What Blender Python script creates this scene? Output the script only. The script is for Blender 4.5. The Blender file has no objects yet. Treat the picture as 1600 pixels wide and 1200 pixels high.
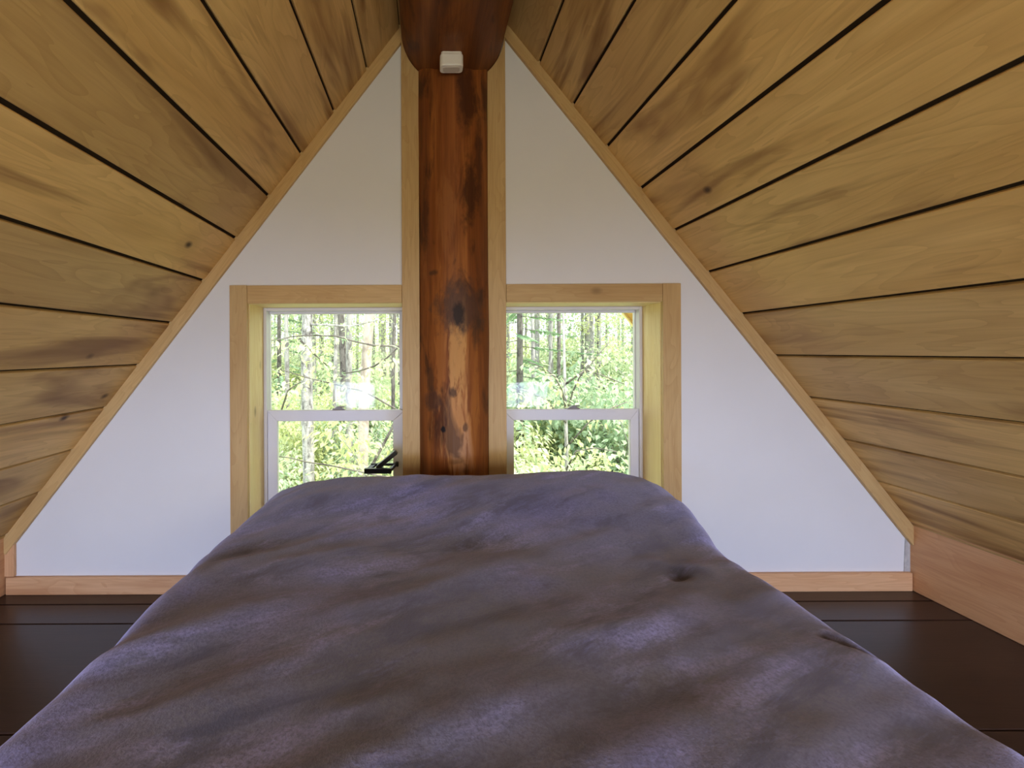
import bpy, bmesh, math, random
from mathutils import Vector, Matrix, noise
R = math.radians
rnd = random.Random(7)
scene = bpy.context.scene
COL = scene.collection

# ------------------------------------------------------------------ camera, world, sun, exposure
D = 2.35            # distance from the lens to the gable wall (m)
F = 800.0           # focal length in pixels of a 1600 px wide frame
CH = 1.105          # lens height above the loft floor
VX, VY = 669.0, 548.0
ROLL = 0.0043
cam = bpy.data.cameras.new('camera')
cam.lens = 18.0; cam.sensor_width = 36.0; cam.sensor_fit = 'HORIZONTAL'
cam.shift_x = (800 - VX) / 1600.0
cam.shift_y = (VY - 600) / 1600.0
cam.clip_start = 0.02; cam.clip_end = 300
cam_o = bpy.data.objects.new('camera', cam); COL.objects.link(cam_o)
cam_o.matrix_world = Matrix.Translation((0, 0, CH)) @ Matrix.Rotation(R(90), 4, 'X') @ Matrix.Rotation(-ROLL, 4, 'Z')
scene.camera = cam_o

world = bpy.data.worlds.new('sky'); scene.world = world; world.use_nodes = True
bg = world.node_tree.nodes['Background']
bg.inputs['Color'].default_value = (0.86, 0.93, 1.0, 1); bg.inputs['Strength'].default_value = 3.2

sun = bpy.data.lights.new('sun', 'SUN'); sun.energy = 7.6; sun.angle = R(6); sun.color = (1.0, 0.95, 0.82)
sun_o = bpy.data.objects.new('sun', sun); COL.objects.link(sun_o)
sun_o.rotation_euler = Vector((-0.55, 0.38, -1.0)).to_track_quat('-Z', 'Y').to_euler()

def area(name, loc, direction, sx, sy, watts, color):
    l = bpy.data.lights.new(name, 'AREA'); l.shape = 'RECTANGLE'; l.size = sx; l.size_y = sy
    l.energy = watts; l.color = color
    o = bpy.data.objects.new(name, l); COL.objects.link(o)
    o.location = loc; o.rotation_euler = Vector(direction).to_track_quat('-Z', 'Z').to_euler()
    return o
# fill lamps added behind the camera, set at the three invented rear windows
area('rear_fill_light', (0.16, -1.22, 0.98), (0, 1, 0.02), 1.6, 0.46, 25, (1.0, 0.92, 0.76))
for lx in (-0.92, 1.24):
    lo_ = area('rear_fill_light', (lx, -1.22, 0.50), (-.06 if lx < 0 else .06, 1, -0.74), 0.50, 0.54, 43, (0.52, 0.63, 1.0))
    lo_.data.spread = R(115)                            # beam narrowed so the added light fades up the gable wall

vs = scene.view_settings
vs.view_transform = 'Standard'; vs.look = 'None'; vs.exposure = 0.12; vs.gamma = 1.0; vs.use_curve_mapping = False
scene.cycles.max_bounces = 6; scene.cycles.diffuse_bounces = 4; scene.cycles.glossy_bounces = 2; scene.cycles.transmission_bounces = 3; scene.cycles.transparent_max_bounces = 8; scene.cycles.adaptive_threshold = 0.02
scene.cycles.sample_clamp_indirect = 6.0

def P(px, py, Y=D):
    """world X, Z of photograph point (px, py) for something standing at depth Y"""
    u, v = px - VX, VY - py
    c, s = math.cos(ROLL), math.sin(ROLL)
    return (u * c + v * s) * Y / F, CH + (-u * s + v * c) * Y / F
PX = lambda px, Y=D, py=VY: P(px, py, Y)[0]

# ------------------------------------------------------------------ helpers: objects
def tag(o, label=None, cat=None, group=None, kind=None):
    if label: o['label'] = label
    if cat: o['category'] = cat
    if group: o['group'] = group
    if kind: o['kind'] = kind
    return o
def empty(name, loc=(0, 0, 0), parent=None):
    o = bpy.data.objects.new(name, None); COL.objects.link(o); o.location = loc; o.parent = parent
    o.empty_display_size = 0.05
    return o
class MB:
    def __init__(s): s.v = []; s.f = []; s.m = []
    def box(s, x0, x1, y0, y1, z0, z1):
        b = len(s.v)
        s.v += [(x0,y0,z0),(x1,y0,z0),(x1,y1,z0),(x0,y1,z0),(x0,y0,z1),(x1,y0,z1),(x1,y1,z1),(x0,y1,z1)]
        s.f += [(b,b+3,b+2,b+1),(b+4,b+5,b+6,b+7),(b,b+1,b+5,b+4),(b+1,b+2,b+6,b+5),(b+2,b+3,b+7,b+6),(b+3,b,b+4,b+7)]
        return s
    def prism(s, pts, y0, y1):
        """polygon pts in x,z extruded along y"""
        b = len(s.v); n = len(pts)
        s.v += [(x, y0, z) for x, z in pts] + [(x, y1, z) for x, z in pts]
        s.f += [tuple(range(b, b+n)), tuple(range(b+2*n-1, b+n-1, -1))]
        for i in range(n):
            j = (i+1) % n
            s.f.append((b+j, b+i, b+n+i, b+n+j))
        return s
    def hexa(s, a, c):
        """two quads a and c (4 points each) joined"""
        b = len(s.v); s.v += [tuple(p) for p in a] + [tuple(p) for p in c]
        s.f += [(b,b+1,b+2,b+3),(b+7,b+6,b+5,b+4)]
        for i in range(4):
            j = (i+1) % 4; s.f.append((b+j,b+i,b+4+i,b+4+j))
        return s
    def tube(s, pts, rad, n=8, cap=True):
        b = len(s.v); k = len(pts)
        for i, p in enumerate(pts):
            p = Vector(p)
            t = (Vector(pts[min(i+1, k-1)]) - Vector(pts[max(i-1, 0)]))
            t = t.normalized() if t.length > 1e-9 else Vector((0,0,1))
            a = t.cross(Vector((0.31, 0.95, 0.05)))
            if a.length < .2: a = t.cross(Vector((1, 0, 0)))
            a.normalize(); c = t.cross(a)
            r = rad[i] if isinstance(rad, (list, tuple)) else rad
            for q in range(n):
                w = 2*math.pi*q/n
                s.v.append(tuple(p + a*(r*math.cos(w)) + c*(r*math.sin(w))))
        for i in range(k-1):
            for q in range(n):
                q2 = (q+1) % n
                s.f.append((b+i*n+q, b+i*n+q2, b+(i+1)*n+q2, b+(i+1)*n+q))
        if cap:
            s.f.append(tuple(b+q for q in range(n-1, -1, -1))); s.f.append(tuple(b+(k-1)*n+q for q in range(n)))
        return s
    def leaf(s, p, d, u, L, W):
        """folded ovate leaf: base p, pointing d, up u"""
        b = len(s.v); d = d.normalized(); sd = d.cross(u)
        if sd.length < 1e-3: sd = d.cross(Vector((1, .2, 0)))
        sd.normalize(); u2 = sd.cross(d)
        m = p + d*(L*.42)
        s.v += [tuple(p), tuple(m + sd*W*.5 + u2*W*.12), tuple(p + d*L - u2*L*.12), tuple(m - sd*W*.5 + u2*W*.12)]
        s.f += [(b, b+1, b+2), (b, b+2, b+3)]
    def mesh(s, name, mat=None, smooth=False):
        me = bpy.data.meshes.new(name); me.from_pydata(s.v, [], s.f); me.update()
        if mat: me.materials.append(mat)
        if smooth: me.polygons.foreach_set('use_smooth', [True]*len(me.polygons))
        return me
    def build(s, name, mat=None, parent=None, smooth=False, bevel=0, seg=2):
        o = bpy.data.objects.new(name, s.mesh(name, mat, smooth)); COL.objects.link(o); o.parent = parent
        if bevel:
            bv = o.modifiers.new('bevel', 'BEVEL'); bv.width = bevel; bv.segments = seg; bv.limit_method = 'ANGLE'
        return o
def link(name, me, parent=None, loc=(0,0,0), rot=(0,0,0), sc=(1,1,1)):
    o = bpy.data.objects.new(name, me); COL.objects.link(o); o.parent = parent
    o.location = loc; o.rotation_euler = rot; o.scale = sc
    return o

# ------------------------------------------------------------------ helpers: materials
class NT:
    def __init__(s, name, rough=.6, spec=.3):
        s.mat = bpy.data.materials.new(name); s.mat.use_nodes = True
        s.t = s.mat.node_tree; s.b = s.t.nodes['Principled BSDF']
        s.b.inputs['Roughness'].default_value = rough; s.b.inputs['Specular IOR Level'].default_value = spec
    def n(s, typ, **kw):
        nd = s.t.nodes.new(typ)
        for k, v in kw.items():
            if k in ('operation', 'blend_type', 'data_type', 'feature', 'distance', 'noise_dimensions', 'voronoi_dimensions', 'clamp', 'use_clamp', 'interpolation_type', 'bands_direction', 'wave_type'):
                setattr(nd, k, v)
        return nd
    def put(s, sock, v):
        if hasattr(v, 'is_output') or isinstance(v, bpy.types.NodeSocket): s.t.links.new(v, sock)
        elif isinstance(v, (tuple, list)) and len(v) == 3 and sock.type == 'RGBA': sock.default_value = (*v, 1)
        else: sock.default_value = v
    def math(s, op, a, b=0.0, c=None, clamp=False):
        nd = s.n('ShaderNodeMath', operation=op); nd.use_clamp = clamp
        s.put(nd.inputs[0], a); s.put(nd.inputs[1], b)
        if c is not None: s.put(nd.inputs[2], c)
        return nd.outputs[0]
    def coord(s, kind='Object'):
        return s.n('ShaderNodeTexCoord').outputs[kind]
    def rand(s): return s.n('ShaderNodeObjectInfo').outputs['Random']
    def vmath(s, op, a, b=(0,0,0)):
        nd = s.n('ShaderNodeVectorMath', operation=op); s.put(nd.inputs[0], a)
        if op == 'SCALE': s.put(nd.inputs['Scale'], b)
        else: s.put(nd.inputs[1], b)
        return nd.outputs['Value'] if op in ('LENGTH', 'DOT_PRODUCT', 'DISTANCE') else nd.outputs[0]
    def noise(s, vec, scale, detail=3, rough=.5, dist=0.0):
        nd = s.n('ShaderNodeTexNoise'); s.put(nd.inputs['Vector'], vec); s.put(nd.inputs['Scale'], scale)
        nd.inputs['Detail'].default_value = detail; nd.inputs['Roughness'].default_value = rough; nd.inputs['Distortion'].default_value = dist
        return nd.outputs[0]
    def ramp(s, fac, stops):
        nd = s.n('ShaderNodeValToRGB'); s.put(nd.inputs[0], fac); e = nd.color_ramp.elements
        while len(e) < len(stops): e.new(.5)
        for el, (p, c) in zip(e, stops):
            el.position = p; el.color = (*c, 1) if isinstance(c, (tuple, list)) else (c, c, c, 1)
        return nd.outputs[0]
    def mix(s, fac, a, b, mode='MIX'):
        nd = s.n('ShaderNodeMix', data_type='RGBA', blend_type=mode)
        s.put(nd.inputs[0], fac); s.put(nd.inputs[6], a); s.put(nd.inputs[7], b)
        return nd.outputs[2]
    def bump(s, h, strength=.3, dist=.01):
        nd = s.n('ShaderNodeBump'); s.put(nd.inputs['Height'], h); nd.inputs['Strength'].default_value = strength; nd.inputs['Distance'].default_value = dist
        s.t.links.new(nd.outputs[0], s.b.inputs['Normal'])
    def col(s, c): s.put(s.b.inputs['Base Color'], c)
    def rough(s, c): s.put(s.b.inputs['Roughness'], c)

def wood(name, light, mid, dark, rough=.5, spec=.3, grain=1.0, knot=.6, stain=.5, axis=0, vary=.18, kscale=1.0, fineamt=.75, ring=.40):
    """sawn board; the grain runs along local axis"""
    m = NT(name, rough, spec)
    c = m.coord(); r = m.rand()
    off = m.n('ShaderNodeCombineXYZ'); m.put(off.inputs[0], m.math('MULTIPLY', r, 37.0)); m.put(off.inputs[1], m.math('MULTIPLY', r, 91.0)); m.put(off.inputs[2], m.math('MULTIPLY', r, 13.0))
    c = m.vmath('ADD', c, off.outputs[0])
    lo = [1, 1, 1]; lo[axis] = .16
    st = m.vmath('MULTIPLY', c, tuple(lo))                       # stretched along the grain
    warp = m.noise(m.vmath('MULTIPLY', c, tuple([.9 if i == axis else 3.0 for i in range(3)])), 1.6, 2)
    big = m.noise(st, 7 * grain, 2, .55, 1.1)
    rings = m.math('FRACT', m.math('MULTIPLY', m.math('ADD', big, m.math('MULTIPLY', warp, .25)), 9.0))
    rings = m.math('POWER', rings, 2.2)
    fine = m.noise(m.vmath('MULTIPLY', c, tuple([2.0 if i == axis else 60.0 for i in range(3)])), 2.0 * grain, 3, .6)
    col = m.ramp(m.noise(st, 4.2 * grain, 3, .6, .8), [(.25, mid), (.62, light)])
    col = m.mix(m.math('MULTIPLY', rings, ring), col, tuple(.62*a_ + .38*b_ for a_, b_ in zip(mid, dark)))
    col = m.mix(m.math('MULTIPLY', m.math('SUBTRACT', fine, .42, clamp=True), fineamt), col, dark)
    # brown heart streaks that follow the grain
    hs = m.ramp(m.noise(m.vmath('MULTIPLY', c, tuple([.28 if i == axis else 2.1 for i in range(3)])), 2.1, 3, .55, 1.6), [(.52, 0.0), (.68, 1.0)])
    col = m.mix(m.math('MULTIPLY', hs, stain), col, dark)
    # small knots
    vo = m.n('ShaderNodeTexVoronoi'); m.put(vo.inputs['Vector'], m.vmath('MULTIPLY', c, tuple([.62 if i == axis else 1.0 for i in range(3)]))); vo.inputs['Scale'].default_value = 6.0 * kscale
    sep = m.n('ShaderNodeSeparateColor'); m.put(sep.inputs[0], vo.outputs['Color'])
    gate = m.math('GREATER_THAN', sep.outputs[0], .60)
    kn = m.math('MULTIPLY', m.ramp(vo.outputs['Distance'], [(.035, 1.0), (.12, 0.0)]), gate)
    halo = m.math('MULTIPLY', m.ramp(vo.outputs['Distance'], [(.05, 1.0), (.36, 0.0)]), gate)
    col = m.mix(m.math('MULTIPLY', halo, .28 * knot), col, dark)
    col = m.mix(m.math('MULTIPLY', kn, knot), col, tuple(x * .25 for x in dark))
    # board to board variation
    col = m.mix(1.0, col, m.ramp(r, [(0.0, (1-vary, 1-vary*1.1, 1-vary*1.2)), (1.0, (1.0+vary*.3, 1.0+vary*.2, 1.0))]), 'MULTIPLY')
    m.col(col)
    m.bump(fine, .08, .002)
    return m.mat

def plain(name, col, rough=.5, spec=.3, metal=0, nvar=0, nscale=20, bump=0):
    m = NT(name, rough, spec); m.b.inputs['Metallic'].default_value = metal
    c = m.coord()
    nz = m.noise(c, nscale, 4, .6)
    m.col(m.ramp(nz, [(.3, tuple(x*(1-nvar) for x in col)), (.7, tuple(min(1, x*(1+nvar)) for x in col))]))
    if bump: m.bump(nz, bump, .004)
    return m.mat

M = {}
M['ceiling'] = wood('ceiling_board_wood', (0.82, 0.56, 0.235), (0.66, 0.41, 0.145), (0.27, 0.13, 0.042), rough=.5, spec=.25, knot=.95, stain=.85, fineamt=.4, ring=.36, vary=.26)
M['gap'] = plain('dark_gap_shade', (0.03, 0.02, 0.012), .9, .05)  # recess shade and grime of the board seams put into one dark colour
M['casing'] = wood('casing_wood', (0.68, 0.47, 0.21), (0.60, 0.38, 0.15), (0.36, 0.19, 0.06), rough=.5, spec=.25, grain=1.3, knot=.6, stain=.2, kscale=.8, vary=.1)
M['jamb'] = wood('pine_jamb_wood', (0.90, 0.72, 0.36), (0.85, 0.63, 0.27), (0.58, 0.34, 0.10), rough=.45, spec=.3, grain=1.3, knot=.6, stain=.15, vary=.05)
M['base'] = wood('baseboard_wood', (0.80, 0.48, 0.25), (0.72, 0.39, 0.18), (0.42, 0.15, 0.05), rough=.45, spec=.3, grain=1.2, knot=.5, stain=.4, vary=.08)
M['floor'] = wood('dark_floor_wood', (0.044, 0.022, 0.018), (0.030, 0.014, 0.012), (0.010, 0.005, 0.004), rough=.30, spec=.42, knot=.8, stain=.4)
M['wall'] = plain('painted_drywall', (0.80, 0.79, 0.77), .75, .2, nvar=.015, nscale=3)
M['raw'] = plain('raw_plaster', (0.50, 0.48, 0.45), .9, .1, nvar=.25, nscale=30)
M['vinyl'] = plain('white_vinyl', (0.70, 0.68, 0.68), .35, .4)
M['latch'] = plain('grey_latch_metal', (0.20, 0.17, 0.15), .4, .5)
M['black'] = plain('black_plastic', (0.012, 0.012, 0.015), .35, .5)
M['plastic'] = plain('white_plastic', (0.85, 0.83, 0.76), .4, .4)
M['plastic_in'] = plain('beige_plastic', (0.62, 0.57, 0.50), .5, .3)

def glass_mat():
    m = bpy.data.materials.new('window_glass'); m.use_nodes = True; t = m.node_tree; t.nodes.clear()
    out = t.nodes.new('ShaderNodeOutputMaterial'); mx = t.nodes.new('ShaderNodeMixShader')
    tr = t.nodes.new('ShaderNodeBsdfTransparent'); tr.inputs[0].default_value = (.97, .985, .975, 1)
    gl = t.nodes.new('ShaderNodeBsdfGlossy'); gl.inputs['Roughness'].default_value = .02
    fr = t.nodes.new('ShaderNodeFresnel'); fr.inputs[0].default_value = 1.14
    t.links.new(fr.outputs[0], mx.inputs[0]); t.links.new(tr.outputs[0], mx.inputs[1]); t.links.new(gl.outputs[0], mx.inputs[2]); t.links.new(mx.outputs[0], out.inputs[0])
    return m
M['glass'] = glass_mat()

def log_mat(name, spots, axis=2, ax2=0, tint=1.0, streaks=()):
    """peeled, stained log: grain along axis; spots = (centre, radii, strength, colour) dark knots"""
    m = NT(name, .55, .25)
    c = m.coord()
    sv = [1.0, 1.0, 1.0]; sv[axis] = .12
    s1 = m.vmath('MULTIPLY', c, tuple(sv))
    wr = m.noise(c, 3.0, 3, .55)
    col = m.ramp(m.noise(s1, 9, 4, .6, .9), [(.22, (.085*tint, .024*tint, .006*tint)), (.48, (.25*tint, .075*tint, .015*tint)), (.72, (.42*tint, .15*tint, .032*tint))])
    fine = m.noise(m.vmath('MULTIPLY', c, tuple([2.5 if i == axis else 70 for i in range(3)])), 1.6, 3, .6)
    col = m.mix(m.math('MULTIPLY', m.math('SUBTRACT', fine, .45, clamp=True), 1.3, clamp=True), col, (.07, .02, .006))
    sn = m.math('MULTIPLY', m.math('SUBTRACT', m.noise(s1, 30, 4, .7, .8), .5), 3.2)
    for (cc, rr, k, kc) in streaks:
        d = m.vmath('DIVIDE', m.vmath('SUBTRACT', c, cc), rr)
        ln = m.math('ADD', m.vmath('LENGTH', d), sn)
        col = m.mix(m.math('MULTIPLY', m.ramp(ln, [(.55, 1.0), (1.0, 0.0)]), k), col, kc)
    dk = m.ramp(m.noise(m.vmath('MULTIPLY', c, tuple([.34 if i == axis else 1.0 for i in range(3)])), 7.5, 4, .62, .7), [(.56, 0.0), (.66, 1.0)])
    col = m.mix(m.math('MULTIPLY', dk, .72), col, (.040, .013, .006))
    pn = m.math('MULTIPLY', m.math('SUBTRACT', m.noise(m.vmath('MULTIPLY', c, (1, 1, .55)), 26, 4, .65), .5), 1.5)
    for (cc, rr, k, kc) in spots:
        d = m.vmath('DIVIDE', m.vmath('SUBTRACT', c, cc), rr)
        ln = m.math('ADD', m.vmath('LENGTH', d), pn)
        col = m.mix(m.math('MULTIPLY', m.ramp(ln, [(.55, 1.0), (1.1, 0.0)]), k), col, kc)
    m.col(col); m.bump(m.math('ADD', fine, wr), .22, .006)
    return m.mat

# ------------------------------------------------------------------ the room
YB = -1.3                                   # rear gable wall
LS, RS = 1.278, 1.244                       # roof slopes
xl0, zl0 = P(226.4, 560); xr0, zr0 = P(1210, 560)
zL = lambda x: zl0 + LS * (x - xl0)         # underside of the left roof plane
zR = lambda x: zr0 - RS * (x - xr0)
apx = (zr0 + RS*xr0 - zl0 + LS*xl0) / (LS + RS); apz = zL(apx)
KL, KR = PX(12, D, 880), PX(1421, D, 880)   # knee walls
PC = PX(709, D, 400)                        # post axis
YW = D + .195                               # face of the window units
roof = lambda x: min(zL(x), zR(x)) + .03

# window openings at the wall plane: x0, x1, z0, z1
ZT = P(500, 475)[1]; ZB = .24
OPEN = [(PX(390), -.100, ZB, ZT), (.350, PX(1032), ZB, ZT)]

def gable(name, y0, y1, opens, mat):
    mb = MB()
    xs = sorted({KL-.05, KR+.05, apx} | {o[0] for o in opens} | {o[1] for o in opens})
    for a, b in zip(xs[:-1], xs[1:]):
        op = [o for o in opens if o[0] <= a + 1e-6 and o[1] >= b - 1e-6]
        if op:
            o = op[0]
            mb.prism([(a, 0), (b, 0), (b, o[2]), (a, o[2])], y0, y1)
            mb.prism([(a, o[3]), (b, o[3]), (b, roof(b)), (a, roof(a))], y0, y1)
        else:
            mb.prism([(a, 0), (b, 0), (b, roof(b)), (a, roof(a))], y0, y1)
    return mb.build(name, mat)
wf = gable('wall_front', D, D+.20, [(a-.019, b+.019, c-.019, d+.019) for a, b, c, d in OPEN], M['wall'])
tag(wf, 'white painted gable wall with two windows', 'wall', kind='structure')
RWS = [(-1.20, -.64, .20, .80), (-.62, .92, .72, 1.24), (.96, 1.52, .20, .80)]
wb = gable('wall_back', YB-.2, YB, RWS, M['wall'])
tag(wb, 'white gable wall at the other end of the loft', 'wall', kind='structure')

# ceilings: each board is its own piece
def ceiling(name, side, label):
    root = tag(empty(name), label, 'ceiling', kind='structure')
    sl = LS if side < 0 else RS
    k = math.hypot(1, sl)
    down = Vector((side/k, 0, -sl/k))                  # down the slope
    out = Vector((side*sl/k, 0, 1/k))                   # away from the room
    x0, z0 = (P(575, 112) if side < 0 else P(840, 102.5))
    x1, z1 = (P(64, 765) if side < 0 else P(1414.6, 817.5))
    steps = 10 if side < 0 else 11
    w = math.hypot(x1-x0, z1-z0) / steps
    origin = Vector((x0, 0, z0))
    Llen = D - YB
    T, g = .019, .0130
    me = MB()
    me.v = []; h = g/2
    me.box(0, Llen, h, w-h, 0, T)
    me = me.mesh('ceiling_board', M['ceiling'])
    bm = bmesh.new(); bm.from_mesh(me); bmesh.ops.bevel(bm, geom=[e for e in bm.edges if abs(e.verts[0].co.x-e.verts[1].co.x) > 1], offset=.0025, segments=1, affect='EDGES'); bm.to_mesh(me); bm.free()
    kk = (Vector((KL if side < 0 else KR, 0, 0)) - origin).dot(Vector((1,0,0))) * side
    n0 = -2; n1 = steps + 3
    for i in range(n0, n1):
        o = bpy.data.objects.new('board', me); COL.objects.link(o); o.parent = root
        p = origin + down*(w*i)
        mt = Matrix.Identity(4)
        ax = Vector((0, -1, 0))
        for r_ in range(3):
            mt[r_][0] = ax[r_]; mt[r_][1] = down[r_]; mt[r_][2] = out[r_]; mt[r_][3] = (p + Vector((0, D, 0)))[r_]
        o.matrix_world = mt
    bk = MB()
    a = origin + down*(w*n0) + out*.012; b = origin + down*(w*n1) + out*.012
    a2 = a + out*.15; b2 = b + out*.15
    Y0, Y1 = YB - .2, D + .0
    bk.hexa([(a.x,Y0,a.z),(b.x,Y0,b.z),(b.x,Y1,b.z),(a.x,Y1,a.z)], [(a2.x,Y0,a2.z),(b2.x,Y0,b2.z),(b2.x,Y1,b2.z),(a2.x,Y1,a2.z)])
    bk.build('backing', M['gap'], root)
    return root, origin, down, out, w
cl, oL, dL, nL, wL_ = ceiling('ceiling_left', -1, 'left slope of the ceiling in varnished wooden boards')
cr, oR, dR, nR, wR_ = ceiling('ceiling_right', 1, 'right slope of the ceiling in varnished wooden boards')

# floor of dark boards running across the loft
fl = tag(empty('floor'), 'very dark stained plank floor', 'floor', kind='structure')
edges = [D+.19, P(120, 975)[0]*0 + F*CH/(975-VY)]
fw = .262; y = D
y_first = F*CH/(972.5-VY)
fw = .60; ye = [D+.02, 2.243, y_first]
while ye[-1] > YB: ye.append(ye[-1] - fw)
for a, b in zip(ye[:-1], ye[1:]):
    mb = MB().box(-(KR-KL)/2-.03, (KR-KL)/2+.03, -(a-b)/2+.0025, (a-b)/2-.0025, -.03, 0)
    o = mb.build('floor_board', M['floor'], fl, bevel=.003, seg=1); o.location = ((KL+KR)/2, (a+b)/2, 0)
MB().box(KL-.1, KR+.1, YB-.2, D+.2, -.12, -.025).build('subfloor', M['gap'], fl)

# knee walls under the roof slopes
def knee(name, x, side, label):
    r = tag(empty(name), label, 'wall', kind='structure')
    zt = (zL(x) if side < 0 else zR(x))
    h = zt + .02
    mb = MB().box(0, D-YB, 0, .03, 0, h)
    o = mb.build('board', M['base'], r, bevel=.003, seg=1)
    # local x -> -Y, local y -> outwards, local z up
    mt = Matrix(((0, side, 0, x), (-1, 0, 0, D), (0, 0, 1, 0), (0, 0, 0, 1)))
    o.matrix_world = mt
    mb2 = MB().box(min(x+side*.03, x+side*.15), max(x+side*.03, x+side*.15), YB-.2, D+.2, -.1, h+.2)
    mb2.build('backing', M['gap'], r)
knee('wall_left', KL, -1, 'low wooden side wall under the left roof slope')
knee('wall_right', KR, 1, 'low wooden side wall under the right roof slope')

# trims -------------------------------------------------------------
def board_x(name, x0, x1, z0, z1, y0, y1, mat, parent=None, bevel=.003):
    """board lying along X with its own origin so that the grain follows it"""
    mb = MB().box(0, x1-x0, y0-y1, 0, 0, z1-z0)
    o = mb.build(name, mat, parent, bevel=bevel); o.location = (x0, y1, z0); return o
def board_z(name, x0, x1, z0, z1, y0, y1, mat, parent=None, bevel=.003):
    mb = MB().box(0, z1-z0, y0-y1, 0, -(x1-x0), 0)
    o = mb.build(name, mat, parent, bevel=bevel)
    o.matrix_world = Matrix(((0, 0, -1, x0), (0, 1, 0, y1), (1, 0, 0, z0), (0, 0, 0, 1)))
    return o
def rake(name, a_px, b_px, side, label):
    (ax, az), (bx, bz) = P(*a_px, D), P(*b_px, D)
    A = Vector((ax, 0, az)); B = Vector((bx, 0, bz)); d = (B-A).normalized()
    inn = Vector((-side*abs(d.z), 0, -abs(d.x)))
    A = A - inn*.012; B = B - inn*.012; ax, az = A.x, A.z
    w = .057
    mb = MB().box(0, (B-A).length, -.022, 0, 0, w)
    o = mb.build(name, M['casing'], bevel=.003)
    z = inn
    o.matrix_world = Matrix(((d.x, 0, z.x, ax), (0, 1, 0, D), (d.z, 0, z.z, az), (0, 0, 0, 1)))
    tag(o, label, 'trim', kind='structure')
rake('trim_1', (645, 22), (2, 855), -1, 'slim sloping wooden trim where the left ceiling meets the gable')
rake('trim_2', (776, 23), (1434, 842), 1, 'slim sloping wooden trim where the right ceiling meets the gable')

bl = board_x('baseboard_left', PX(14, D, 900), PC-.17, 0, P(140, 899)[1], D-.02, D, M['base'])
tag(bl, 'pale wooden baseboard left of the bed', 'baseboard', kind='structure')
br = board_x('baseboard_right', PC+.17, PX(1420, D, 900), 0, P(1300, 893)[1], D-.02, D, M['base'])
tag(br, 'pale wooden baseboard right of the bed', 'baseboard', kind='structure')
zb = P(20, 899)[1]
t3 = board_z('trim_3', PX(10, D, 860), PX(26, D, 860), zb, P(18, 836)[1], D-.018, D, M['base'])
tag(t3, 'short upright wooden trim in the left corner', 'trim', kind='structure')
o = MB().prism([(KR-.028, zb), (KR, zb), (KR, .30), (KR-.018, .30)], D-.004, D).build('trim_4', M['raw'])
tag(o, 'rough grey strip of unfinished plaster in the right corner', 'trim', kind='structure')

# post and ridge log -----------------------------------------------
RC = (PC, P(709, 57)[1]); RR = .232
def knot(px, py, rx, rz, k=.9, c=(.05, .026, .014), Y=D-.13):
    x, z = P(px, py, Y)
    return ((x-PC, Y-(D+.02), z), (rx*Y/F, .12, rz*Y/F), k, c)
spots = [knot(722, 482, 52, 48, .80, (.075, .040, .026)), knot(716, 494, 11, 26, .9, (.016, .007, .005)), knot(675, 627, 20, 22, .75, (.060, .028, .018)),
         knot(692, 671, 5, 6, 1, (.008, .004, .003)), knot(708, 612, 7, 9, .8, (.035, .013, .006)), knot(727, 668, 5, 9, .7, (.04, .015, .008)),
         knot(745, 520, 12, 30, .6), knot(672, 590, 8, 30, .6), knot(735, 300, 14, 60, .75, (.035, .011, .005)), knot(728, 150, 18, 60, .7, (.035, .011, .005)),
         knot(750, 250, 9, 90, .6, (.04, .012, .005)), knot(676, 425, 9, 6, .7), knot(664, 330, 7, 90, .6, (.03, .01, .005))]
streaks = [knot(717, 560, 20, 85, .85, (.62, .31, .085)), knot(709, 665, 30, 75, .75, (.58, .27, .08)), knot(722, 715, 18, 50, .6, (.55, .30, .16)), knot(690, 560, 12, 120, .6, (.45, .16, .035)), knot(742, 620, 10, 110, .5, (.42, .15, .03)), knot(700, 330, 16, 70, .35, (.42, .17, .05))]
M['post'] = log_mat('post_log_wood', spots, 2, streaks=streaks)
M['ridge'] = log_mat('ridge_log_wood', [], 1, tint=.75)
mb = MB(); n = 64; rows = 90
ztop_c = RC[1]-RR
for i in range(rows+1):
    f = i/rows
    for q in range(n):
        a = 2*math.pi*q/n
        dx, dy = math.cos(a), math.sin(a)
        z = f*(ztop_c+.11)
        r = .1615 + .006*noise.noise(Vector((dx*1.2, dy*1.2, z*1.1))) + .003*noise.noise(Vector((dx*4, dy*4, z*3+5)))
        # saddle: the head of the post follows the underside of the ridge log
        x = dx*r
        if f > .9:
            lim = RC[1] - math.sqrt(max(RR*RR - x*x, .0)) + .012
            zz = min(z, lim)
        else: zz = z
        mb.v.append((x, dy*r, zz))
for i in range(rows):
    for q in range(n):
        q2 = (q+1) % n; mb.f.append((i*n+q, i*n+q2, (i+1)*n+q2, (i+1)*n+q))
post = mb.build('log_post', M['post'], smooth=True); post.location = (PC, D+.02, 0)
tag(post, 'upright peeled log post, stained orange brown, between the two windows', 'post')

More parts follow.
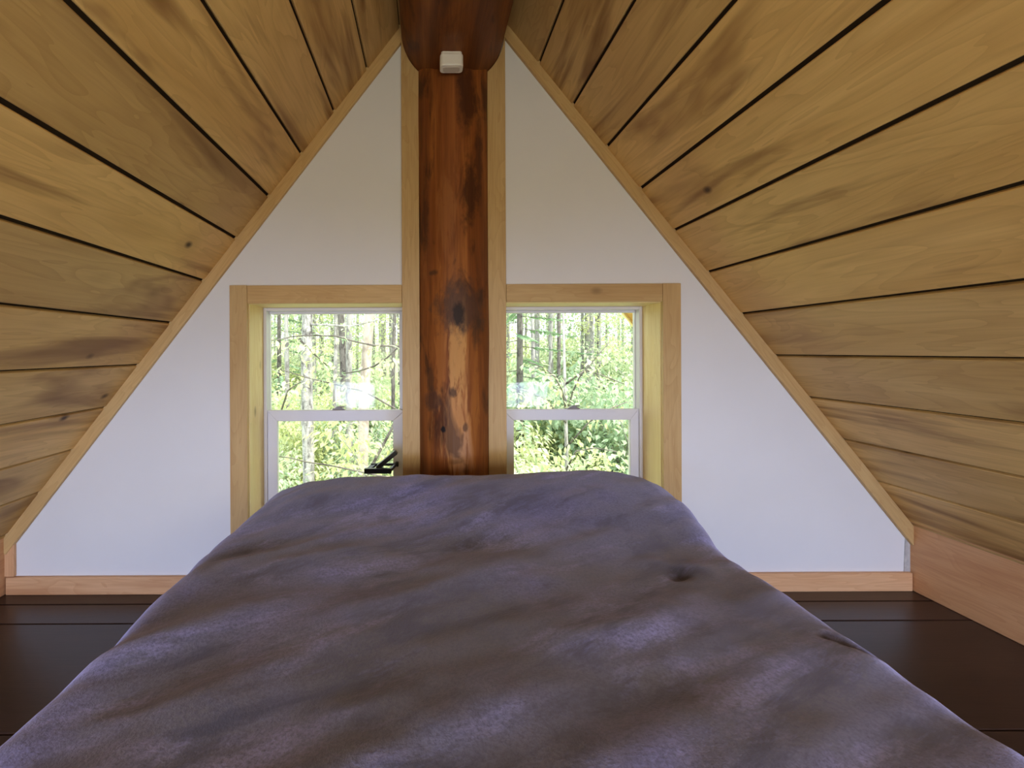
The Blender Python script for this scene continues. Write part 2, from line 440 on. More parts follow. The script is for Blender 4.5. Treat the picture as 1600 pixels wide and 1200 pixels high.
mb = MB(); rows = 120; n = 64; y0, y1 = YB-.1, D+.02
for i in range(rows+1):
    yy = y0 + (y1-y0)*i/rows
    for q in range(n):
        a = 2*math.pi*q/n; dx, dz = math.cos(a), math.sin(a)
        r = RR*(1 + .018*noise.noise(Vector((dx*1.5, yy*1.3, dz*1.5))) + .008*noise.noise(Vector((dx*4, yy*3, dz*4))))
        x, z = dx*r, dz*r
        # shallow flat seat hewn into the underside above the post
        wy = max(0.0, min(1.0, (yy-(D-.40))/.05)); zc = -RR + .012*wy
        if z < zc and wy > 0: z = zc + (z-zc)*.12
        mb.v.append((x, yy, z))
for i in range(rows):
    for q in range(n):
        q2 = (q+1) % n; mb.f.append((i*n+q2, i*n+q, (i+1)*n+q, (i+1)*n+q2))
mb.f.append(tuple(range(n))); mb.f.append(tuple(rows*n+q for q in range(n-1, -1, -1)))
ridge = mb.build('ridge_log', M['ridge'], smooth=True); ridge.location = (RC[0], 0, RC[1])
tag(ridge, 'dark brown round ridge log along the peak of the ceiling', 'beam')

# trims beside the post, scribed to the ridge log
def post_trim(name, x0, x1, label):
    pts = [(x0, .0), (x1, .0)]
    top = []
    for k in range(9):
        x = x1 + (x0-x1)*k/8
        dx = x - RC[0]
        zz = RC[1] - math.sqrt(max(RR*RR-dx*dx, 0))if abs(dx) < RR else RC[1]
        top.append((x, min(zz-.002, roof(x)-.03)))
    mb = MB().prism([(z, -(x-x0)) for x, z in pts+top], -.024, 0)
    o = mb.build(name, M['casing'], bevel=.002)
    o.matrix_world = Matrix(((0, 0, -1, x0), (0, 1, 0, D), (1, 0, 0, 0), (0, 0, 0, 1)))
    tag(o, label, 'trim', kind='structure')
post_trim('trim_5', PX(629), PX(656), 'tall pale wooden trim board along the left side of the log post')
post_trim('trim_6', PX(762), PX(790), 'tall pale wooden trim board along the right side of the log post')

# ------------------------------------------------------------------ windows
def window(name, op, hx0, hx1, casing_side, glass_px, label):
    x0, x1, z0, z1 = op
    r = tag(empty(name), label, 'window', kind='structure')
    # pine jamb liners
    j = .019
    board_z('jamb', x0-j, x0, z0-j, z1+j, D+.001, YW+.06, M['jamb'], r, .001)
    board_z('jamb', x1, x1+j, z0-j, z1+j, D+.001, YW+.06, M['jamb'], r, .001)
    board_x('jamb', x0, x1, z1, z1+j, D+.001, YW+.06, M['jamb'], r, .001)
    board_x('sill', x0, x1, z0-j, z0, D+.001, YW+.06, M['jamb'], r, .001)
    # vinyl outer frame
    fr = empty('frame', parent=r)
    t = .016; fy0, fy1 = YW, YW+.085
    ob = MB()
    ob.box(x0, x0+t, fy0, fy1, z0, z1); ob.box(x1-t, x1, fy0, fy1, z0, z1); ob.box(x0+t, x1-t, fy0, fy1, z1-t, z1); ob.box(x0+t, x1-t, fy0, fy1, z0, z0+t)
    bpy.data.objects.remove(fr); fr = ob.build('frame', M['vinyl'], r, bevel=.003)
    zm = P(520, 641, YW+.012)[1]                       # top of the lower sash
    def sash(nm, a0, a1, c0, c1, y0, y1, sl, sr, st, sb):
        # mitred frame: four bars
        mb = MB()
        for quad in ([(a0,c0),(a1,c0),(a1-sr,c0+sb),(a0+sl,c0+sb)], [(a1,c0),(a1,c1),(a1-sr,c1-st),(a1-sr,c0+sb)],
                     [(a1,c1),(a0,c1),(a0+sl,c1-st),(a1-sr,c1-st)], [(a0,c1),(a0,c0),(a0+sl,c0+sb),(a0+sl,c1-st)]):
            mb.prism(quad, y0, y1)
        s = mb.build(nm, M['vinyl'], r, bevel=.0025)
        g = MB().box(a0+sl-.004, a1-sr+.004, (y0+y1)/2-.002, (y0+y1)/2+.002, c0+sb-.004, c1-st+.004).build('pane', M['glass'], s)
        return s
    gl = glass_px
    ly = YW+.012
    a0, a1 = x0+t, x1-t
    lo = sash('lower_sash', a0, a1, z0+t, zm, ly, ly+.030, PX(gl[0], ly)-a0, a1-PX(gl[1], ly), zm-P(520, 658, ly)[1], .055)
    uy = YW+.048
    up = sash('upper_sash', a0, a1, zm-.045, z1-t, uy, uy+.028, PX(gl[2], uy)-a0 if gl[2] else .018, a1-PX(gl[3], uy) if gl[3] else .018, max(.012, z1-t-P(520, gl[4], uy)[1]), .040)
    # cam latch on the meeting rail
    lx = PX(gl[5], ly)
    lm = MB(); lm.prism([(-.034, 0), (.030, 0), (.030, .004), (.012, .012), (.030, .015), (.030, .019), (-.004, .018), (-.022, .008)], -.012, .012)
    l = lm.build('latch', M['latch'], lo, bevel=.002); l.location = (lx, ly+.016, zm)
    # casing boards on the wall
    hz0, hz1 = P(hx0, 475 if casing_side < 0 else 472.5)[1], P(hx0, 447 if casing_side < 0 else 445)[1]
    if casing_side < 0:
        c0, c1 = PX(362, D, 620), PX(389, D, 620)
        board_x('header_casing', c1+.001, PX(628.5), hz0, hz1, D-.022, D, M['casing'], r, .002)
    else:
        c0, c1 = PX(1033, D, 620), PX(1061, D, 620)
        board_x('header_casing', PX(790.5), c0-.001, hz0, hz1, D-.022, D, M['casing'], r, .002)
    board_z('side_casing', c0, c1, ZB-.09, hz1+.001, D-.023, D, M['casing'], r, .002)
    if casing_side < 0: board_x('apron_casing', c1+.001, PX(628.5), ZB-.09, ZB, D-.022, D, M['casing'], r, .002)
    else: board_x('apron_casing', PX(790.5), c0-.001, ZB-.09, ZB, D-.022, D, M['casing'], r, .002)
    return lo
low1 = window('window_1', OPEN[0], 388, 628, -1, (432.6, 613.5, 421.5, 624, 489, 528), 'white double-hung window left of the log post')
low2 = window('window_2', OPEN[1], 790, 1033, 1, (802.5, 984.5, None, 992, 487, 897), 'white double-hung window right of the log post')
# rear windows behind the camera, invented to supply the room's light
for k, (a0, a1, b0, b1) in enumerate(RWS):
    rw = tag(empty('window_%d' % (k+3)), ['left low window', 'wide middle window', 'right low window'][k] + ' added for light at the rear end of the loft', 'window', kind='structure')
    mb = MB()
    for q in ((a0, a0+.04, b0, b1), (a1-.04, a1, b0, b1), (a0+.04, a1-.04, b0, b0+.04), (a0+.04, a1-.04, b1-.04, b1)):
        mb.box(q[0], q[1], YB-.13, YB-.06, q[2], q[3])
    f3 = mb.build('frame', M['vinyl'], rw, bevel=.003)
    MB().box(a0+.035, a1-.035, YB-.1, YB-.096, b0+.035, b1-.035).build('pane', M['glass'], f3)

# roof overhang outside, seen through the top corner of the right window
M['soffit'] = wood('soffit_wood', (0.66, 0.36, 0.09), (0.58, 0.29, 0.06), (0.34, 0.14, 0.03), stain=.2)
ov = tag(empty('roof_overhang'), 'orange wooden underside of the roof overhang outside the right window', 'eaves', kind='structure')
for side, og, dn, ou, w, ylen in ((-1, oL, dL, nL, wL_, .80), (1, oR, dR, nR, wR_, .965)):
    for i in range(-3, 15):
        mb = MB().box(0, ylen, .003, w-.003, 0, .02)
        o = mb.build('board', M['soffit'], ov)
        p = og + dn*(w*i) + Vector((0, D+.2, 0))
        o.matrix_world = Matrix(((0, dn.x, ou.x, p.x), (1, 0, 0, p.y), (0, dn.z, ou.z, p.z), (0, 0, 0, 1)))
    a = og + dn*(w*-3); b = og + dn*(w*15); ye_ = D+.2+ylen
    fb = MB(); q = -.012
    A = [a+ou*q, b+ou*q, b+ou*.2, a+ou*.2]
    fb.hexa([(v.x, ye_, v.z) for v in A], [(v.x, ye_+.03, v.z) for v in A]); fb.build('fascia', M['jamb'], ov)
    A = [a+ou*.021, b+ou*.021, b+ou*.2, a+ou*.2]
    fb = MB(); fb.hexa([(v.x, D, v.z) for v in A], [(v.x, ye_, v.z) for v in A]); fb.build('roof_deck', M['gap'], ov)

# ------------------------------------------------------------------ bed
def bed():
    root = empty('bed', (.105, 1.2, 0))
    tag(root, 'low bed pushed against the gable wall under a mottled purple-grey plush blanket', 'bed')
    zb_ = .540
    ridge_pts = [(-.75, .40), (-.69, .47), (-.656, .515), (-.558, .574), (-.461, .612), (-.314, .631), (-.022, .637), (.295, .635), (.466, .642), (.636, .648), (.734, .640), (.807, .626), (.856, .603), (.93, .545), (.99, .46), (1.05, .40)]
    def rid(x):
        for (xa, za), (xb, zb2) in zip(ridge_pts[:-1], ridge_pts[1:]):
            if xa <= x <= xb:
                t = (x-xa)/(xb-xa); return za + (zb2-za)*t
        return ridge_pts[0][1] if x < 0 else ridge_pts[-1][1]
    sm = lambda a, b, x: (lambda t: t*t*(3-2*t))(max(0, min(1, (x-a)/(b-a))))
    Y0, Y1 = .10, 2.26
    rows = 230
    NS, NC, NT_ = 14, 12, 150
    mb = MB(); ncol = None
    for i in range(rows+1):
        f = i/rows
        Y = Y0 + (Y1-Y0)*f
        xl = -.672 - .01*math.sin(Y*5.1) ; xr = .885 + .010*math.sin(Y*3.3+1) + .085*sm(1.50, 1.95, Y)
        g = sm(1.42, 1.93, Y)
        rc = .095
        e = min((Y-Y0)/.12, (Y1-Y)/.13, 1.0); e = math.sqrt(max(0, 1-(1-e)**2))   # rounded ends
        prof = []
        for k in range(NS): prof.append((-1, k/NS, None))
        for k in range(NC): prof.append((-1, 1, k/NC))
        for k in range(NT_+1): prof.append((0, k/NT_, None))
        for k in range(NC-1, -1, -1): prof.append((1, 1, k/NC))
        for k in range(NS-1, -1, -1): prof.append((1, k/NS, None))
        ncol = len(prof)
        for s, t, arc in prof:
            if s == 0: x = xl+rc + (xr-xl-2*rc)*t; base = 1.0; off = 0
            elif arc is not None:
                a = arc*math.pi/2
                x = (xl + rc - rc*math.cos(a)) if s < 0 else (xr - rc + rc*math.cos(a)); off = -rc*(1-math.sin(a))
            else: x = xl if s < 0 else xr; off = None
            crown = .012*(1-((x-.1)/.8)**2)
            hz = zb_ + crown
            hz = hz*(1-g) + max(rid(x), zb_-.02)*g if s == 0 or arc is not None else hz*(1-g)+ (zb_+.02)*g
            if Y > 1.93: hz -= .32*(Y-1.93)
            # soft folds and dents of the blanket
            p = Vector((x, Y, 0))
            fold = .0
            dg = (Y - x*.55); ac = (x + Y*.55)
            fold += .018*noise.noise(Vector((dg*5.5, ac*1.3, 1.7))) * (1-.4*g)
            fold += .0075*noise.noise(Vector((dg*13, ac*3.0, 7.1)))
            fold += .010*noise.noise(Vector((x*2.2, Y*6.5, 3.3)))
            fold += .003*noise.noise(Vector((x*17, Y*15, 2.2)))
            lf = sm(-.15, -.62, x)*sm(1.6, .9, Y)
            fold += lf*.012*math.sin((Y - x*.8)*15 + 1.3*math.sin(x*6))
            for (dx_, dy_, dr, dd) in ((.645, 1.305, .024, .020), (.62, 1.285, .020, .012), (.69, 1.33, .05, -.010), (.60, 1.36, .04, -.006), (.782, 1.0, .016, .015), (.80, .975, .016, .016), (.818, .955, .015, .015), (.15, .95, .09, .012), (.35, 1.62, .11, .014), (-.05, 1.60, .14, .010)):
                q = math.hypot(x-dx_, (Y-dy_)*1.2)/dr
                if q < 2.5: fold -= dd*math.exp(-q*q)
            if off is None:
                zz = .012 + (hz - rc - .012)*t
                wv = (1-t)
                x += s*(wv*(.02 + .016*math.sin(Y*19 + 2*s) + .010*math.sin(Y*41+s)))
                z = zz
            else:
                z = hz + off + fold*(1 if s == 0 else max(.15, 1+off/rc))
            z = .012 + (z-.012)*e
            mb.v.append((x-.105, Y-1.2, z))
    for i in range(rows):
        for q in range(ncol-1):
            a = i*ncol+q; mb.f.append((a+1, a, a+ncol, a+ncol+1))
    m = NT('plush_blanket', .9, .1)
    c = m.coord()
    rot = m.n('ShaderNodeVectorRotate'); rot.rotation_type = 'Z_AXIS'; m.put(rot.inputs['Vector'], c); rot.inputs['Angle'].default_value = R(-32)
    br_ = m.vmath('MULTIPLY', rot.outputs[0], (1.0, 3.0, 1.0))          # the pile is brushed along a diagonal
    big = m.noise(c, 2.4, 4, .6, .5)
    nap = m.noise(br_, 3.4, 6, .7, .4)
    sp = m.noise(c, 150, 3, .7)
    col = m.ramp(big, [(.36, (.150, .136, .128)), (.50, (.178, .168, .215)), (.64, (.212, .198, .345))])
    col = m.mix(m.ramp(nap, [(.49, 0.0), (.62, .85)]), col, (.058, .054, .068))
    col = m.mix(m.ramp(m.noise(br_, 2.3, 6, .72, .3), [(.52, 0.0), (.64, .75)]), col, (.36, .335, .56))
    col = m.mix(m.ramp(m.noise(c, 6.5, 6, .72, .3), [(.53, 0.0), (.66, .6)]), col, (.066, .060, .068))
    col = m.mix(m.math('MULTIPLY', m.math('SUBTRACT', sp, .40, clamp=True), 2.6, clamp=True), col, (.080, .075, .098))
    col = m.mix(1.0, col, (.90, .97, 1.22), 'MULTIPLY')
    m.col(col)
    m.b.inputs['Sheen Weight'].default_value = .55; m.b.inputs['Sheen Roughness'].default_value = .5; m.b.inputs['Sheen Tint'].default_value = (.72, .68, 1, 1)
    m.bump(sp, .4, .004)
    b = mb.build('blanket', m.mat, root, smooth=True)
    b['label'] = 'mottled purple-grey plush blanket'
    cm = plain('mattress_ticking', (.7, .68, .64), .9, .1)
    MB().box(-.72, .70, -.92, .93, .26, .48).build('mattress', cm, root, bevel=.04, seg=3)
    MB().box(-.72, .70, -.92, .93, .0, .255).build('bed_base', M['casing'], root, bevel=.01)
bed()

# ------------------------------------------------------------------ small things
def detector():
    Yd = 2.085; x0, zt = P(687.5, 88.5, Yd); x1, zb2 = P(724, 102, Yd)
    cx = (x0+x1)/2; w = x1-x0; zlow = zb2
    ztop = RC[1]-RR+.016
    r = tag(empty('smoke_detector', (cx, Yd+.03, zlow)), 'small white rounded detector fixed under the ridge log above the post', 'detector')
    def rr(wx, wy, z0, z1, rad, name, mat, parent, bev):
        pts = []
        for q, (sx, sy) in enumerate(((1, 1), (-1, 1), (-1, -1), (1, -1))):
            for k in range(7):
                a = math.pi/2*(q + k/6)
                pts.append((sx*(wx/2-rad) + rad*math.cos(a), sy*(wy/2-rad) + rad*math.sin(a)))
        n_ = len(pts); mb = MB(); mb.v = [(x, y, z0) for x, y in pts] + [(x, y, z1) for x, y in pts]
        mb.f = [tuple(range(n_-1, -1, -1)), tuple(range(n_, 2*n_))] + [(i, (i+1) % n_, n_+(i+1) % n_, n_+i) for i in range(n_)]
        return mb.build(name, mat, parent, bevel=bev)
    rr(w, .065, 0, .050, .016, 'body', M['plastic'], r, .005)
    rr(w*.72, .040, -.002, .004, .012, 'sensor_face', M['plastic_in'], r, .001)
    rr(w*.9, .055, .048, ztop-zlow+.004, .012, 'mounting_plate', M['plastic'], r, 0)
detector()

def stand():
    """black folding holder clipped to the right stile of the left window's lower sash"""
    Y = YW-.03
    pt = lambda px, py: P(px, py, Y)
    ox, oz = pt(622, 728)
    r = tag(empty('phone_holder', (ox, Y, oz)), 'black plastic folding holder clipped to the left window beside the log post', 'holder')
    L = lambda px, py: (pt(px, py)[0]-ox, pt(px, py)[1]-oz)
    # tray: front bar, side bars, rear bar (seen from slightly above)
    (xa, za), (xb, zb_) = L(572, 733.5), L(612, 727.5)
    xc = L(621, 730)[0]
    tray = MB()
    tray.box(xa, xb+.004, -.080, -.056, za-.003, zb_+.003)                       # front rail
    tray.hexa([(xa, -.06, za), (xa+.024, -.06, za), (xa+.024, -.06, za+.014), (xa, -.06, za+.012)], [(xa+.022, .02, za+.012), (xa+.050, .02, za+.012), (xa+.050, .02, za+.024), (xa+.022, .02, za+.022)])
    tray.hexa([(xb-.010, -.06, za), (xb+.002, -.06, za), (xb+.002, -.06, za+.014), (xb-.010, -.06, za+.014)], [(xc-.012, .02, za+.016), (xc, .02, za+.016), (xc, .02, za+.028), (xc-.012, .02, za+.028)])
    tray.box(xa+.022, xc, .012, .024, za+.014, za+.026)               # rear rail
    tray.box((xa+xb)/2-.014, (xa+xb)/2+.022, -.06, .02, za+.004, za+.016)
    tray.build('tray', M['black'], r, bevel=.002)
    (p0x, p0z), (p1x, p1z) = L(592, 727), L(620, 704)
    d = Vector((p1x-p0x, 0, p1z-p0z)).normalized(); nrm = Vector((-d.z, 0, d.x))*.0105
    A = Vector((p0x, 0, p0z)); B = Vector((p1x, 0, p1z))
    arm = MB(); arm.hexa([A-nrm+Vector((0, -.05, 0)), A+nrm+Vector((0, -.05, 0)), A+nrm+Vector((0, -.01, 0)), A-nrm+Vector((0, -.01, 0))],
                         [B-nrm+Vector((0, -.05, 0)), B+nrm+Vector((0, -.05, 0)), B+nrm+Vector((0, -.01, 0)), B-nrm+Vector((0, -.01, 0))])
    arm.build('arm', M['black'], r, bevel=.003)
    MB().tube([(p0x, -.062, p0z), (p0x, .0, p0z)], .009, 14).build('hinge', M['black'], r, True)
    MB().box(xc-.012, xc+.004, .018, .043, za+.008, za+.030).build('clip', M['black'], r, bevel=.002)
stand()

# ------------------------------------------------------------------ outside: ground, trees and shrubs
def leaf_mat(name, a, b, tr):
    m = bpy.data.materials.new(name); m.use_nodes = True; t = m.node_tree
    pr = t.nodes['Principled BSDF']; out = t.nodes['Material Output']
    geo = t.nodes.new('ShaderNodeTexCoord'); nz = t.nodes.new('ShaderNodeTexNoise'); nz.inputs['Scale'].default_value = 3.5
    rp = t.nodes.new('ShaderNodeValToRGB'); rp.color_ramp.elements[0].position = .3; rp.color_ramp.elements[1].position = .7
    rp.color_ramp.elements[0].color = (*a, 1); rp.color_ramp.elements[1].color = (*b, 1)
    t.links.new(geo.outputs['Object'], nz.inputs['Vector']); t.links.new(nz.outputs[0], rp.inputs[0]); t.links.new(rp.outputs[0], pr.inputs['Base Color'])
    pr.inputs['Roughness'].default_value = .45
    tl = t.nodes.new('ShaderNodeBsdfTranslucent'); t.links.new(rp.outputs[0], tl.inputs[0])
    mx = t.nodes.new('ShaderNodeMixShader'); mx.inputs[0].default_value = tr
    t.links.new(pr.outputs[0], mx.inputs[1]); t.links.new(tl.outputs[0], mx.inputs[2]); t.links.new(mx.outputs[0], out.inputs[0])
    return m
LF = [leaf_mat('fresh_leaf', (.40, .48, .27), (.62, .68, .47), .45), leaf_mat('yellow_green_leaf', (.50, .55, .22), (.68, .71, .42), .5), leaf_mat('deep_leaf', (.25, .36, .21), (.42, .52, .34), .35), leaf_mat('needle_leaf', (.20, .33, .20), (.38, .52, .32), .25)]
def bark(name, base, mark, sc=9, amt=.6):
    m = NT(name, .85, .1); c = m.coord()
    st = m.vmath('MULTIPLY', c, (1, 1, .45))
    col = m.ramp(m.noise(st, sc, 4, .65, .5), [(.35, mark), (.55, base), (.8, tuple(min(1, x*1.2) for x in base))])
    m.col(m.mix(m.ramp(m.noise(m.vmath('MULTIPLY', c, (1, 1, 3)), sc*1.7, 3, .6), [(.55, 0.0), (.7, amt)]), col, mark))
    m.bump(m.noise(st, sc*2, 4, .7), .5, .03)
    return m.mat
BK = {'grey': bark('grey_bark', (.36, .34, .33), (.15, .135, .13)), 'birch': bark('mottled_birch_bark', (.42, .40, .39), (.09, .08, .08), 8, .8),
      'pale': bark('pale_pink_bark', (.52, .45, .40), (.30, .24, .21), 5, .3), 'dark': bark('dark_bark', (.17, .15, .14), (.06, .05, .05), 12)}
def ground_z(x, y): return -2.75 + .085*max(0, y-4) + .25*noise.noise(Vector((x*.15, y*.15, 0)))
gm = NT('forest_floor', .9, .1); c = gm.coord()
gm.col(gm.ramp(gm.noise(c, 2.3, 5, .65), [(.3, (.24, .31, .15)), (.5, (.38, .45, .23)), (.72, (.50, .54, .34))])); gm.bump(gm.noise(c, 9, 4, .6), .8, .1)
mb = MB(); nx, ny = 60, 60
for j in range(ny+1):
    for i in range(nx+1):
        x = -45 + 90*i/nx; yy = -25 + 95*j/ny; mb.v.append((x, yy, ground_z(x, yy)))
for j in range(ny):
    for i in range(nx):
        a = j*(nx+1)+i; mb.f.append((a, a+1, a+nx+2, a+nx+1))
tag(mb.build('ground', gm.mat, smooth=True), 'sunlit green forest floor outside the windows', 'ground', kind='structure')

def rv(r=rnd): 
    while True:
        v = Vector((r.uniform(-1, 1), r.uniform(-1, 1), r.uniform(-1, 1)))
        if .05 < v.length < 1: return v
def cluster(mb, c, rad, n, L, r, flat=.5, droop=.5):
    for _ in range(n):
        o = rv(r); p = c + Vector((o.x*rad, o.y*rad, o.z*rad*flat))
        d = Vector((o.x, o.y, -droop*r.uniform(.2, 1.4))) + rv(r)*.5
        mb.leaf(p, d, Vector((r.uniform(-.5, .5), r.uniform(-.5, .5), 1)), L*r.uniform(.7, 1.25), L*r.uniform(.5, .75))
def tree(name, label, px, Y, wpx, lean=0.0, kind='grey', h=10, group=None, boughs=8, leaves=40, L=.10, lm=0, seed=0, zlo=-1.0, zhi=5.5, spread=2.0, py=600, cat='tree', crown=True):
    r = random.Random(seed*31+5)
    x, z = P(px, py, Y); g = ground_z(x, Y)
    xb = x - lean*(z-g)
    rad = wpx/2*Y/F
    root = tag(empty(name, (xb, Y, g)), label, cat, group)
    pts, rs = [], []
    nseg = 14
    for i in range(nseg+1):
        f = i/nseg; zz = h*f
        pts.append((lean*zz + rad*.5*math.sin(zz*1.1+seed)*f**.3, rad*.5*math.cos(zz*.9+seed*2), zz - .1))
        rs.append(rad*(1.25 if i == 0 else (1.0 - .75*max(0, f-.25))))
    MB().tube(pts, rs, 12).build('trunk', BK[kind], root, True)
    lf = MB()
    for k in range(boughs):
        zz = r.uniform(max(.6, zlo-g), min(h*.95, zhi-g)); a = r.uniform(0, 2*math.pi)
        ln = spread*r.uniform(.4, 1.0); up = r.uniform(-.1, .5)
        p0 = Vector((lean*zz, 0, zz)); pp = [p0]; d = Vector((math.cos(a), math.sin(a)*.8, up))
        for s in range(1, 5):
            pp.append(pp[-1] + (d + rv(r)*.28)*(ln/4)); d.z -= .08
        MB().tube(pp, [max(.004, rad*.22*(1-s*.2)) for s in range(5)], 5).build('branch', BK[kind], root, True)
        for s in range(1, 5):
            cluster(lf, pp[s], .10+.10*ln*.6, leaves//4, L, r)
    if lf.v:
        o = lf.build('foliage', LF[lm], root); o['kind'] = 'stuff'
    return root

# trees one can tell apart through the left window
tree('birch_tree', 'stout mottled grey trunk seen through the left half of the left window', 482, 9.0, 18, .004, 'birch', 11, boughs=7, leaves=50, L=.085, seed=1, zlo=1.5)
tree('pale_tree', 'thick pale pinkish trunk seen through the right half of the left window', 572, 9.5, 17, .045, 'pale', 10, boughs=3, leaves=30, L=.09, seed=2, zlo=2.2)
tree('grey_tree', 'straight grey trunk just left of the thick pale trunk in the left window', 546, 10.5, 10, -.01, 'grey', 11, boughs=5, leaves=40, seed=3, zlo=1.0)
tree('slim_tree', 'slim grey trunk between the mottled trunk and the pale trunk', 523, 11.5, 6, .01, 'grey', 10, boughs=5, leaves=40, lm=2, seed=4)
tree('dark_tree', 'darker upright trunk rising near the middle of the left window\'s upper pane', 533, 14, 10, -.02, 'dark', 13, boughs=6, leaves=40, lm=2, seed=5, py=520)
tree('slim_tree', 'slim trunk close to the left edge of the left window', 448, 12, 7, .01, 'grey', 10, boughs=6, leaves=50, lm=1, seed=6)
tree('leaning_tree', 'thin dark trunk leaning right beside the left window\'s right edge', 596, 8.5, 5, .55, 'dark', 6, boughs=3, leaves=30, seed=7, py=690, spread=1.0)
tree('slender_tree', 'slender upright trunk at the top right of the left window', 615, 13, 6, .02, 'dark', 12, boughs=5, leaves=40, lm=2, seed=8)
# through the right window
tree('dark_tree', 'dark upright trunk in the upper pane of the right window', 873, 15, 6, .01, 'dark', 14, boughs=4, leaves=40, lm=1, seed=11, py=510, zlo=3)
tree('slender_tree', 'slender trunk tilted beside the dark trunk in the right window', 861, 16, 5, .05, 'grey', 13, boughs=4, leaves=40, lm=0, seed=12, py=520, zlo=3)
tree('slim_tree', 'slim grey trunk near the left side of the right window', 833, 14, 6, .0, 'grey', 12, boughs=5, leaves=50, lm=1, seed=13, py=540, zlo=2)
tree('slim_tree', 'grey trunk showing above the shrubs at the right of the right window', 926, 17, 6, -.01, 'grey', 13, boughs=8, leaves=50, lm=1, seed=14, py=520)
# conifer at the left of the right window
def conifer(px, Y, label, seed, h=7.5):
    r = random.Random(seed); x, _ = P(px, 500, Y); g = ground_z(x, Y)
    root = tag(empty('conifer_tree', (x, Y, g)), label, 'tree')
    MB().tube([(0, 0, -.1), (0, 0, h)], [.10, .015], 9).build('trunk', BK['dark'], root, True)
    br = MB(); lf = MB()
    for k in range(46):
        z = h*(.22 + .76*k/46); ln = (h-z)*.30 + .25; a = k*2.4 + r.uniform(-.3, .3)
        d = Vector((math.cos(a), math.sin(a), -.12)); p0 = Vector((0, 0, z)); p1 = p0 + d*ln
        br.tube([p0, p0+d*ln*.5, p1], [.008, .006, .002], 4)
        for s in range(64):
            f = r.uniform(.15, 1); q = p0 + d*ln*f; sd = Vector((-d.y, d.x, -.15))*(1 if r.random() < .5 else -1)
            lf.leaf(q, sd + d*.8 + rv(r)*.2, Vector((0, 0, 1)), .20*(1.15-f*.5), .055)
    o = br.build('branches', BK['dark'], root, True); o['kind'] = 'stuff'; o = lf.build('needles', LF[3], root); o['kind'] = 'stuff'
conifer(812, 10.5, 'soft green conifer beside the log post in the right window', 21)
conifer(436, 17, 'dark green conifer far back at the left of the left window', 22, 8)

# a sapling hidden behind the post sends a leafy bough across the left window; each leaf is a piece
lm_ = MB()
L_ = 1.0
lm_.v = [(0, 0, 0), (.22, .22, .03), (.52, .27, .03), (.80, .13, -.02), (1, 0, -.10), (.80, -.13, -.02), (.52, -.27, .03), (.22, -.22, .03), (.5, 0, -.03)]
lm_.f = [(0, 1, 8), (1, 2, 8), (2, 3, 8), (3, 4, 8), (4, 5, 8), (5, 6, 8), (6, 7, 8), (7, 0, 8)]
leafs = [lm_.mesh('leaf', LF[0]), lm_.mesh('leaf', LF[1])]
def put_leaf(parent, p, d, L, r):
    me = leafs[0 if r.random() < .55 else 1]
    q = d.to_track_quat('X', 'Z')
    o = bpy.data.objects.new('leaf', me); COL.objects.link(o); o.parent = parent
    o.location = p; o.rotation_euler = q.to_euler(); o.scale = (L, L*r.uniform(.8, 1.1), L)
def sapling(name, label, px, Y, paths, nleaf, Ls, seed, rad=.03, h=4.2):
    r = random.Random(seed); x, _ = P(px, 600, Y); g = ground_z(x, Y)
    root = tag(empty(name, (x, Y, g)), label, 'tree')
    MB().tube([(0, 0, -.1), (.02, .03, h*.5), (-.03, 0, h)], [rad, rad*.8, rad*.4], 9).build('trunk', BK['grey'], root, True)
    cnt = 0
    for path in paths:
        pts = []
        for (qx, qy, dy) in path:
            wx, wz = P(qx, qy, Y+dy); pts.append(Vector((wx-x, dy, wz-g)))
        br = MB().tube(pts, [max(.0035, .012*(1-i/len(pts)*.75)) for i in range(len(pts))], 6).build('branch', BK['dark'], root, True)
        n_ = nleaf
        for k in range(n_):
            f = r.uniform(.1, 1)*(len(pts)-1); i = min(int(f), len(pts)-2); p = pts[i].lerp(pts[i+1], f-i)
            # hang on short twiglets
            p = p + Vector((r.uniform(-.10, .10), r.uniform(-.15, .15), -abs(r.gauss(0, .11)) + .03))
            d = Vector((r.uniform(-1, 1), r.uniform(-1, .3), r.uniform(-1.2, .1)))
            put_leaf(root, p, d, Ls*r.uniform(.7, 1.25), r)
    return root
sapling('leafy_sapling', 'sapling whose long leafy bough arches across the upper left window', 690, 5.2,
        [[(690, 560, 0), (655, 545, 0), (624, 541, -.05), (585, 540, -.1), (556, 534, -.1), (525, 525, -.15), (490, 524, -.2), (462, 525, -.2), (438, 530, -.25), (418, 533, -.3)],
         [(462, 525, -.2), (478, 540, -.15), (494, 556, -.1), (512, 572, -.1)],
         [(624, 541, -.05), (604, 560, .0), (585, 572, .05), (560, 580, .1), (536, 584, .1)],
         [(690, 660, .4), (620, 640, .4), (570, 612, .5), (530, 602, .5), (480, 590, .5), (440, 578, .4)],
         [(440, 640, .3), (450, 610, .3), (470, 596, .2)],
         [(690, 752, .3), (600, 745, .3), (520, 728, .3), (480, 722, .3), (450, 715, .2), (425, 712, .2)]], 48, .082, 41)
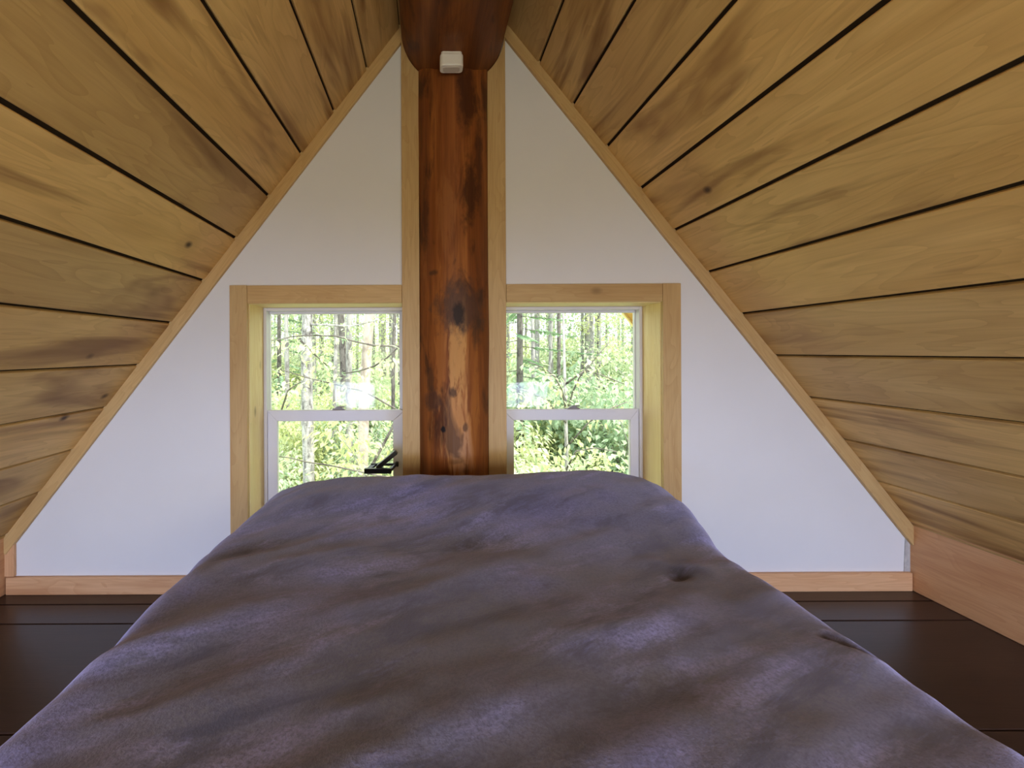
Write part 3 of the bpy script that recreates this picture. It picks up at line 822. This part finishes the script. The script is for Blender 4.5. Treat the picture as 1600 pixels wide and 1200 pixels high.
sapling('leafy_sapling', 'broad-leaved sapling filling the middle of the right window', 884, 6.2,
        [[(884, 640, 0), (878, 610, -.1), (868, 590, -.15), (850, 575, -.2), (826, 566, -.2)],
         [(884, 650, 0), (895, 612, -.1), (905, 590, -.1), (930, 560, -.1), (952, 535, -.1)],
         [(884, 660, 0), (850, 622, -.2), (825, 612, -.3), (800, 606, -.3)],
         [(884, 600, 0), (915, 578, 0), (945, 588, .1), (975, 600, .1)],
         [(884, 700, 0), (920, 660, -.2), (950, 640, -.2), (980, 628, -.2)],
         [(884, 735, 0), (900, 705, -.3), (930, 700, -.3), (965, 706, -.3)]], 48, .085, 43)

# shrubs of the understory and slim background trees (nothing tells these apart)
def shrub_meshes(seed, lm):
    r = random.Random(seed); st = MB(); lf = MB()
    for k in range(9):
        a = r.uniform(0, 6.28); d = Vector((math.cos(a)*.45, math.sin(a)*.45, 1)); p = Vector((0, 0, 0)); pp = [p]
        ln = r.uniform(1.2, 2.2)
        for s in range(5): pp.append(pp[-1] + (d + rv(r)*.25)*(ln/5)); d.z -= .1
        st.tube(pp, [.015, .013, .011, .009, .006, .003], 5)
        for s in range(1, 6): cluster(lf, pp[s], .38, 42, .105, r, .7)
    return st.mesh('stems', BK['grey'], True), lf.mesh('foliage', LF[lm])
SH = [shrub_meshes(50+i, i % 3) for i in range(6)]
r = random.Random(99)
def shrub(x, y, s, i, label, group):
    z = ground_z(x, y)
    root = tag(empty('understory_shrub', (x, y, z)), label, 'shrub', group); root.rotation_euler.z = r.uniform(0, 6.28); root.scale = (s, s, s*r.uniform(.85, 1.2))
    link('stems', SH[i][0], root); o = link('foliage', SH[i][1], root); o['kind'] = 'stuff'
for k in range(84):
    y = r.uniform(7.0, 24)
    px = r.uniform(370, 660) if k % 2 else r.uniform(760, 1050)
    x = PX(px, y)
    low = (k % 2 == 1)
    shrub(x, y, r.uniform(.6, 1.25) if low else r.uniform(.75, 1.5), k % 6, 'light green leafy shrub in the undergrowth outside the left window' if low else 'light green leafy shrub in the undergrowth outside the right window',
          'undergrowth shrubs outside the left window' if low else 'undergrowth shrubs outside the right window')
TM = []
for i in range(5):
    rr_ = random.Random(70+i); h = rr_.uniform(11, 15); rad = rr_.uniform(.06, .13)
    tr = MB().tube([(0.25*math.sin(f*3+i)*f, .2*math.cos(f*2+i)*f, h*f-.1) for f in [k/10 for k in range(11)]], [rad*(1-.06*k) for k in range(11)], 8).mesh('trunk', [BK['grey'], BK['birch'], BK['grey']][i % 3], True)
    lf = MB()
    for k in range(44):
        z = rr_.uniform(1.2, h*.95); a = rr_.uniform(0, 6.28); ln = rr_.uniform(.4, 1.9)
        cluster(lf, Vector((math.cos(a)*ln, math.sin(a)*ln, z)), .60, 40, .13, rr_, .6)
    TM.append((tr, lf.mesh('foliage', LF[[0, 1, 2, 0, 1][i]])))
for k in range(104):
    y = r.uniform(17, 44); px = r.uniform(350, 695) if k % 2 else r.uniform(725, 1070); x = PX(px, y)
    side = 'left' if k % 2 else 'right'
    root = tag(empty('background_tree', (x, y, ground_z(x, y))), 'slim leafy tree deep in the forest beyond the %s window' % side, 'tree', 'forest trees beyond the %s window' % side)
    root.rotation_euler.z = r.uniform(0, 6.28); s = r.uniform(.8, 1.2); root.scale = (s, s, s)
    link('trunk', TM[k % 5][0], root); o = link('foliage', TM[k % 5][1], root); o['kind'] = 'stuff'
